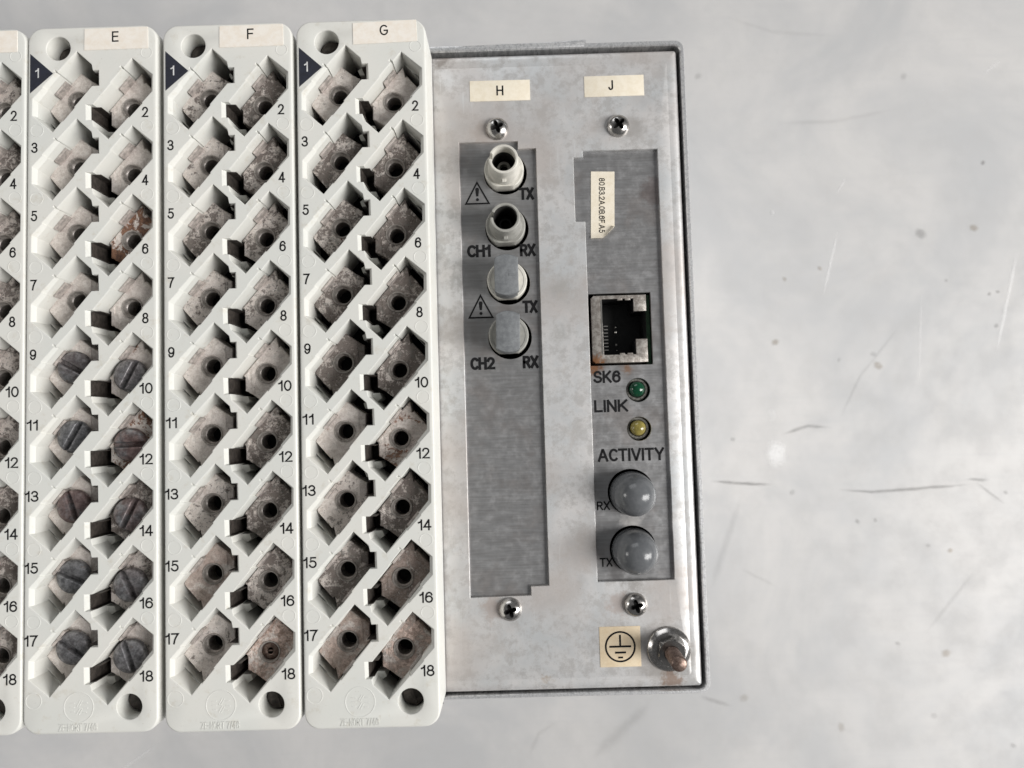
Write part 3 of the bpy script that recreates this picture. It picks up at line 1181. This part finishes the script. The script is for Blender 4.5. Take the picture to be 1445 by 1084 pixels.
for k, (x, y, lab) in enumerate(((CONN[2][0] - 0.1, CONN[2][1] + 0.1, 'flat sided grey rubber dust cap on the third connector, upper of the two'),
                                 (CONN[3][0] - 0.1, CONN[3][1] + 0.1, 'flat sided scuffed grey rubber dust cap on the fourth connector, lower of the two'))):
    mb = MB()
    o = cap_outline(3.05, 5.3)
    mb.stack([(off(o, -0.45), 8.6), (off(o, -0.15), 8.48), (o, 8.15), (o, 6.6), (off(o, -0.25), 6.3), (off(o, -0.25), 1.2)], True, True)
    d = obj('dust_cap', mesh('dust_cap', mb, 'rubber', 40), None, (x, y, PZ + 0.0), rz=(0.0, -0.02)[k])
    d['label'] = lab
    d['category'] = 'dust cap'
    d['group'] = 'flat sided dust caps on the fibre connectors'
    if k == 0:
        mb = MB()
        mb.box(0.6, 2.2, -0.45, 0.35, 8.55, 8.68, 0.05)
        sub('moulded_mark', mesh('moulded_mark', mb, 'rubber'), d)
for k, (x, y) in enumerate(DOME):
    mb = MB()
    prof = [(0.001, 10.6)]
    for i in range(1, 15):
        t = math.radians(90 * i / 14)
        prof.append((5.45 * math.sin(t), 4.7 + 5.9 * math.cos(t)))
    prof += [(5.6, 2.5), (5.75, -0.6), (5.6, -1.0), (5.2, -1.2)]
    mb.lathe(prof, 48)
    d = obj('domed_cap', mesh('domed_cap', mb, 'dome', 70), None, (x, y, PZ - 0.8))
    d['label'] = ('glossy grey domed cap beside the small RX lettering, upper of the two', 'glossy grey domed cap beside the small TX lettering, lower of the two')[k]
    d['category'] = 'dust cap'
    d['group'] = 'domed dust caps on the round sockets'

# ------------------------------------------------------------------ terminal blocks
LIFT = 1.4                        # terminals sit this far above the black shade sheet at the bottom
HB = 14.4                         # height of a block
ROW = 17.2
ODD = (-20.1, 74.6)
EVEN = (-6.25, 72.45)


def lerp2(a, b, t):
    return (a[0] + (b[0] - a[0]) * t, a[1] + (b[1] - a[1]) * t)


def pocket(inset, even=False):
    """counter-clockwise outline of a terminal pocket; inset = depth of the side chamfers taken away"""
    k = 1.0 if inset else 0.0
    A = (3.0, 10.2)
    I = (-8.0 + 0.7 * k, -1.65 - 0.45 * k)
    H = (-8.05 + 0.7 * k, -5.9)
    G = (-3.0, -10.2)
    F = (6.8, 1.3)
    E = (8.55 - 0.55 * k, 1.3)
    D = (8.45 - 0.55 * k, 5.3)
    C1 = (6.95, 5.3)
    B = (6.65, 6.8)
    u = Vector((A[0] - I[0], A[1] - I[1])).normalized()
    nu = Vector((-u.y, u.x))            # outward on the upper left side
    w = Vector((G[0] - F[0], G[1] - F[1])).normalized()
    nw = Vector((-w.y, w.x)) * -1
    nw = Vector((-w.y, w.x)) if Vector((-w.y, w.x)).dot(Vector((1, -1))) > 0 else -Vector((-w.y, w.x))
    j2 = lerp2(A, I, 0.46)
    j1 = lerp2(A, I, 0.76)
    s2 = lerp2(A, I, 0.44)
    r = 0.22
    q1 = lerp2(F, G, 0.46)
    q2 = lerp2(F, G, 0.76)
    sh = 0.95 if not inset else 0.3
    sq = lerp2(F, G, 0.785)
    slit_j = [] if even else [s2, (s2[0] + nu.x * sh, s2[1] + nu.y * sh), (j2[0] + nu.x * sh, j2[1] + nu.y * sh)]
    slit_q = [sq, (sq[0] + nw.x * sh, sq[1] + nw.y * sh), (q2[0] + nw.x * sh, q2[1] + nw.y * sh)] if even else [q2]
    pts = [A] + (slit_j or [j2]) + [(j2[0] + nu.x * r, j2[1] + nu.y * r), (j1[0] + nu.x * r, j1[1] + nu.y * r), j1, I, H, G]
    pts += slit_q + [(q2[0] + nw.x * r, q2[1] + nw.y * r), (q1[0] + nw.x * r, q1[1] + nw.y * r), q1, F, E, D, C1, B]
    return pts, (A, B, C1, D, E, F, G, H, I, j1, j2, q1, q2, nu, nw)


P0, _ = pocket(False)
P1, KEY = pocket(True)


def ccw(p):
    a = sum(p[i][0] * p[(i + 1) % len(p)][1] - p[(i + 1) % len(p)][0] * p[i][1] for i in range(len(p)))
    return p if a > 0 else p[::-1]


P0, P1 = ccw(P0), ccw(P1)
Q0, Q1 = ccw(pocket(False, True)[0]), ccw(pocket(True, True)[0])


def place(pts, c, rot):
    s = -1 if rot else 1
    return [(c[0] + s * x, c[1] + s * y) for x, y in pts]


def block_body(rows):
    m = MB()
    o = rrect(-29.5, 2.95, -82.0, 91.2, 3.8, 8)
    ids = m.stack([(off(o, -0.75), HB), (off(o, -0.4), HB - 0.08), (off(o, -0.12), HB - 0.32), (o, HB - 0.75), (o, 0.0)], False, False)
    holes = []
    for k in range(9):
        for rot, c0 in ((False, ODD), (True, EVEN)):
            c = (c0[0], c0[1] - ROW * k)
            R0, R1 = (Q0, Q1) if rot else (P0, P1)
            a = m.loop(place(off(R0, 0.14), c, rot), HB)
            b = m.loop(place(off(R0, 0.04), c, rot), HB - 0.05)
            d = m.loop(place(R0, c, rot), HB - 0.16)
            e = m.loop(place(R1, c, rot), HB - 1.15)
            f = m.loop(place(R1, c, rot), 0.3)
            for x, y in ((a, b), (b, d), (d, e), (e, f)):
                m.bridge(x, y)
            holes.append(a)
            # plastic ledge beyond the end of the terminal
            m.prism(ccw(place([(-8.2, -4.2), (-5.0, -7.7), (-2.9, -10.0), (-3.1, -10.3), (-7.9, -6.1), (-7.75, -4.0)], c, rot)), 0.3, 8.0, 0.08)
            # little step beside the wire opening
            m.prism(ccw(place([(7.0, 5.6), (5.1, 5.6), (4.6, 6.9), (6.0, 7.9), (7.0, 7.2)], c, rot)), 0.3, 7.3, 0.08)
    for (x, y) in ((-21.8, 85.7), (-4.0, -75.9)):
        L = [m.loop(circle(x, y, r, 40), z) for r, z in ((3.3, HB), (3.12, HB - 0.06), (3.0, HB - 0.3), (2.95, 6.5), (2.3, 6.2), (2.3, 0.3))]
        for a, b in zip(L, L[1:]):
            m.bridge(a, b)
        holes.append(L[0])
    m.fill([ids[0]] + holes)
    # round mould marks, barely raised
    marks = [(-27.0 + 0.05, 82.4 - 8.9 - ROW * k + 9.5 - 8.3, 1.75) for k in range(1, 9)]
    marks += [(0.35, 72.45 - ROW * k + 8.55 - ROW * 0.0 + 2.6 - 8.4, 1.7) for k in range(0, 9)]
    marks = [(-27.0, 64.6 - ROW * k + 0.3, 1.7) for k in range(0, 8)] + [(-26.9, -74.0, 2.0), (0.3, 84.0, 1.5)]
    marks += [(0.4, 64.6 - ROW * k + 0.6, 1.65) for k in range(0, 8)]
    for (x, y, r) in marks:
        m.lathe([(r - 0.28, HB - 0.02), (r - 0.16, HB + 0.05), (r - 0.05, HB + 0.05), (r + 0.06, HB - 0.02)], 28, x, y)
    return mesh('housing', m, 'plastic', 25)


body_me = block_body(9)

# terminal: plated body with a round hole, and side tabs standing against the walls
A, B, C1, D, E, F, G, H, I, j1, j2, q1, q2, nu, nw = KEY


def terminal_mesh():
    m = MB()
    lift = 0.06
    o = ccw([(0.62, 7.5), (-5.3, 1.15), (-7.3, -2.3), (-6.7, -3.1), (-3.55, -6.75), (-3.1, -6.4), (-2.5, -9.2), (5.95, 0.5), (5.4, 1.0), (5.4, 4.3), (4.6, 4.6), (4.3, 4.9), (3.5, 5.3)])
    hole = circle(0, 0, 2.66, 36)
    zt = 6.9
    a0 = m.loop(off(o, -0.2), zt)
    a1 = m.loop(o, zt - 0.18)
    a2 = m.loop(o, 0.5)
    m.bridge(a1, a0)
    m.bridge(a2, a1)
    h0 = m.loop(off(hole, 0.12), zt)
    h1 = m.loop(hole, zt - 0.12)
    h2 = m.loop(hole, 0.6)
    m.bridge(h0, h1)
    m.bridge(h1, h2)
    m.fill([a0, h0])
    # raised triangle and rib beside the wire opening
    m.prism(ccw([(4.45, -0.5), (4.45, 1.6), (5.6, 0.45)]), zt - 0.5, zt + 0.22, 0.06)
    m.prism(ccw([(3.3, -0.6), (3.9, -0.4), (3.5, 5.0), (2.9, 5.0)]), zt - 0.5, zt + 0.14, 0.06)
    return mesh('terminal', m, 'terminal', 30)


def tab_mesh(p, q, nn):
    m = MB()
    t = 0.5
    m.prism(ccw([(p[0] + nn.x * 0.12, p[1] + nn.y * 0.12), (q[0] + nn.x * 0.12, q[1] + nn.y * 0.12),
                 (q[0] - nn.x * t, q[1] - nn.y * t), (p[0] - nn.x * t, p[1] - nn.y * t)]), 5.9, 9.3, 0.1)
    return mesh('side_tab', m, 'tab', 0)


tab_mes = [tab_mesh(lerp2(j2, j1, 0.05), lerp2(j2, j1, 0.97), nu), tab_mesh(lerp2(q1, q2, 0.03), lerp2(q1, q2, 0.97), nw)]


def clamp_mesh():
    m = MB()
    # dark sheet metal lining three sides of the wire opening
    m.box(7.72, 7.86, 1.4, 5.2, 0.2, 11.6)
    m.box(5.6, 7.70, 1.36, 1.5, 0.2, 11.3)
    m.box(6.6, 7.70, 5.08, 5.22, 0.2, 11.3)
    m.box(5.5, 7.8, 1.4, 5.2, 0.0, 0.3)
    return mesh('wire_opening', m, 'clamp', 0)


def sleeve_mesh():
    m = MB()
    prof = [(1.9, 0.7), (1.9, 5.4), (2.2, 5.6)]
    z = 5.6
    while z < 6.5:
        prof += [(2.38, z + 0.25), (2.2, z + 0.5)]
        z += 0.55
    prof += [(2.3, 6.95), (2.4, 7.12), (2.62, 7.12), (2.68, 6.95), (2.68, 6.6)]
    m.lathe(prof, 36)
    return mesh('threaded_sleeve', m, 'sleeve', 35)


def screw_head_mesh():
    m = MB()
    r = 4.1
    h = 2.7
    n = 18

    def prof_half(sgn, inset, z):
        pts = []
        rr = r - inset
        w = 0.46 + inset * 0.5
        a = math.asin(w / rr)
        for i in range(n + 1):
            t = a + (math.pi - 2 * a) * i / n
            pts.append((rr * math.cos(t), sgn * rr * math.sin(t)))
        return ccw(pts)

    for sgn in (1, -1):
        m.stack([(prof_half(sgn, 1.9, 0), h), (prof_half(sgn, 1.0, 0), h - 0.12), (prof_half(sgn, 0.5, 0), h - 0.3), (prof_half(sgn, 0.15, 0), h - 0.62), (prof_half(sgn, 0.0, 0), h - 1.0),
                 (prof_half(sgn, 0.0, 0), 0.8)])
    m.stack([(circle(0, 0, r - 0.02, 40), 1.0), (circle(0, 0, r, 40), 0.6), (circle(0, 0, r - 0.5, 40), 0.0)])
    return mesh('terminal_screw', m, 'screwhead', 30)


term_me = terminal_mesh()
clamp_me = clamp_mesh()
sleeve_me = sleeve_mesh()
head_me = screw_head_mesh()
mb = MB()
mb.fill([mb.loop(circle(0, 0, 1.95, 24), 0.72)])
bore_me = mesh('bore', mb, 'dark', 0)
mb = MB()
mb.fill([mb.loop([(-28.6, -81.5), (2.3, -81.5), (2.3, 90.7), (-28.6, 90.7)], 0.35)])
_m = MB()
_m.lathe([(0.75, 5.2), (0.8, 6.2), (1.0, 6.35), (1.7, 6.3), (2.15, 6.0)], 28)
_m.box(-0.7, 0.7, -0.2, 0.2, 5.2, 5.9)
recessed_me = mesh('recessed_screw', _m, 'stud', 40)
pocket_shade_me = mesh('pocket_shade', mb, 'dark', 0)  # added black sheet, stands in for the darkness below the pockets
mb = MB()
mb.lathe([(0.001, 9.9), (1.5, 9.85), (2.4, 9.5), (2.85, 8.6), (2.9, 6.3)], 28)
mb.box(-2.2, 2.2, -0.35, 0.35, 9.6, 10.05)
mount_me = mesh('mounting_screw', mb, 'clamp', 40)
mb = MB()
mb.fill([mb.loop([(-28.75, 74.4), (-23.0, 79.3), (-28.75, 84.5)], 0)])
tri_me = mesh('marker_triangle', mb, 'navy', 0)
mb = MB()
mb.prism([(-8.0, -2.75), (8.0, -2.7), (7.95, 2.8), (-7.95, 2.7)], 0, 0.13, 0.02)
label_me = mesh('letter_label', mb, 'pale_label', 0)
# raised round emblem with a double zigzag
mb = MB()
mb.lathe([(3.35, -0.02), (3.45, 0.05), (3.6, 0.05), (3.7, -0.02)], 48)


def ridge(m, p, q, w, h):
    a, b = Vector(p), Vector(q)
    d = (b - a).normalized()
    nn = Vector((-d.y, d.x))
    o = ccw([tuple(a - nn * w), tuple(b - nn * w), tuple(b + nn * w), tuple(a + nn * w)])
    m.stack([(off(o, -w * 0.5), h), (o, -0.02)])


for p, q in (((-0.5, 0.15), (0.45, 1.75)), ((0.0, 0.05), (0.95, 1.6)), ((-0.55, -1.7), (0.4, -0.1)), ((0.0, -1.8), (0.95, -0.25)),
             ((-2.2, 1.0), (-0.9, 1.0)), ((-2.2, 0.0), (-0.9, 0.0)), ((-2.0, -1.0), (-0.9, -1.0)), ((1.0, 1.0), (2.2, 1.0)), ((1.0, -0.2), (2.3, -0.2)), ((0.9, -1.2), (2.0, -1.2)),
             ((-0.5, 0.2), (0.95, -0.3))):
    ridge(mb, p, q, 0.16, 0.05)
emblem_me = mesh('raised_emblem', mb, 'plastic', 0)


raised_me = text_mesh('ZE-NORT 7/46', 9.2, 1.75, 'plastic', 0.2, -0.02)

# state of every terminal seen in the photograph: dirt 0..1, rust 0..1
DIRT = {
    'D': [(0.75, 0.35)] * 18,
    'E': [(0.10, 0.05), (0.08, 0.0), (0.12, 0.45), (0.15, 0.0), (0.10, 0.0), (0.15, 0.95), (0.14, 0.0), (0.18, 0.0), (0.2, 0.1),
          (0.25, 0.6), (0.22, 0.1), (0.3, 0.8), (0.3, 0.3), (0.85, 0.1), (0.25, 0.1), (0.6, 0.2), (0.3, 0.3), (0.35, 0.2)],
    'F': [(0.62, 0.1), (0.85, 0.1), (0.45, 0.1), (0.8, 0.1), (0.7, 0.1), (0.7, 0.1), (0.55, 0.1), (0.65, 0.1), (0.3, 0.0),
          (0.35, 0.1), (0.35, 0.0), (0.85, 0.1), (0.6, 0.1), (0.85, 0.0), (0.65, 0.45), (0.8, 0.1), (0.45, 0.1), (0.45, 0.25)],
    'G': [(0.3, 0.1), (0.22, 0.0), (0.85, 0.1), (0.85, 0.1), (0.75, 0.4), (0.9, 0.1), (0.85, 0.15), (0.92, 0.2), (0.95, 0.1),
          (0.9, 0.1), (0.2, 0.58), (0.5, 0.75), (0.5, 0.1), (0.95, 0.1), (0.9, 0.15), (1.0, 0.1), (0.75, 0.2), (0.8, 0.25)],
}
SLOT = {9: -28, 10: 62, 11: 60, 12: 1, 13: -70, 14: 63, 15: -25, 16: -63, 17: -35, 18: -70}
BROWN = {9: 0.35, 10: 0.2, 11: 0.0, 12: 1.0, 13: 0.9, 14: 0.7, 15: 0.0, 16: 0.3, 17: 0.1, 18: 0.1}
BLOCKS = [
    ('G', -23.06, 11.86, -0.0006, 'terminal block marked G, beside the bare metal panel, its sockets darkest with tarnish'),
    ('F', -56.34, 11.97, 0.0005, 'terminal block marked F, between blocks E and G, no screws fitted'),
    ('E', -90.23, 12.33, -0.0002, 'terminal block marked E with slotted screws in its lower ten sockets'),
    ('D', -122.97, 12.36, 0.0002, 'terminal block cut off by the left edge of the photo'),
]
for letter, bx, by, th, lab in BLOCKS:
    t = thing('terminal_block', lab, 'terminal block', (bx, by, PZ + 0.55), 'terminal blocks fitted side by side')
    t.rotation_euler = (0, 0, th)
    obj('housing', body_me, t)
    obj('pocket_shade', pocket_shade_me, t)
    lb = obj('letter_label', label_me, t, (-7.2, 87.75, HB), 0.002 if letter != 'G' else 0.02)
    if letter != 'D':
        obj('letter', text_mesh(letter, 1.65 if letter != 'G' else 2.1, 2.7, 'ink', 0.36), lb, (-0.2, 0.5, 0.16))
        tr = obj('marker_triangle', tri_me, t, (0, 0, HB + 0.04))
        obj('number', text_mesh('1', 0.95, 2.5, 'white_ink', 0.33), tr, (-27.0, 79.5, 0.04))
        obj('raised_emblem', emblem_me, t, (-16.1, -75.7, HB))
        obj('raised_lettering', raised_me, t, (-16.2, -80.4, HB))
    for (mx, my, ma) in ((-21.8, 85.7, 0.6), (-4.0, -75.9, 1.9)):
        obj('mounting_screw', mount_me, t, (mx, my, 0), ma)
    for k in range(9):
        for even in (0, 1):
            nmb = 2 * k + 1 + even
            if letter == 'D' and not even:
                continue
            if nmb > 1:
                w = 1.6 if nmb < 10 else 3.25
                if nmb == 11:
                    w = 2.7
                x = (0.0 if nmb < 10 else 0.15) if even else (-27.55 if nmb < 10 else -27.6)
                y = -ROW * (k - 4) if even else 8.95 - ROW * (k - 4)
                obj('number', text_mesh(str(nmb), w, 2.65, 'ink', 0.38), t, (x, y, HB + 0.04))
            c0 = EVEN if even else ODD
            te = obj('terminal', term_me, t, (c0[0], c0[1] - ROW * k, LIFT), math.pi * even)
            d, r = DIRT[letter][nmb - 1]
            te['dirt'], te['rust'] = float(d), float(r)
            te['pink'] = {'F18': 1.0, 'G18': 0.8, 'G17': 0.6, 'F15': 0.5, 'G16': 0.3, 'G12': 0.2}.get(letter + str(nmb), 0.0)
            obj('wire_opening', clamp_me, te)
            for tm in tab_mes:
                obj('side_tab', tm, te)
            if letter == 'E' and nmb in SLOT:
                s = obj('terminal_screw', head_me, te, (0.15 if not even else -0.3, 0.1, 6.95), math.radians(SLOT[nmb]) - math.pi * even)
                s['brown'] = BROWN[nmb]
                s['label'] = 'slotted %s screw head in socket %d' % ('brown' if BROWN[nmb] > 0.6 else 'dark grey', nmb)
            else:
                s = obj('threaded_sleeve', sleeve_me, te)
                if letter + str(nmb) == 'F18':
                    r = obj('recessed_screw', recessed_me, te)
                    r['label'] = 'brassy screw stub down in socket 18'
                s['dirt'] = float(d)
                obj('bore', bore_me, te)
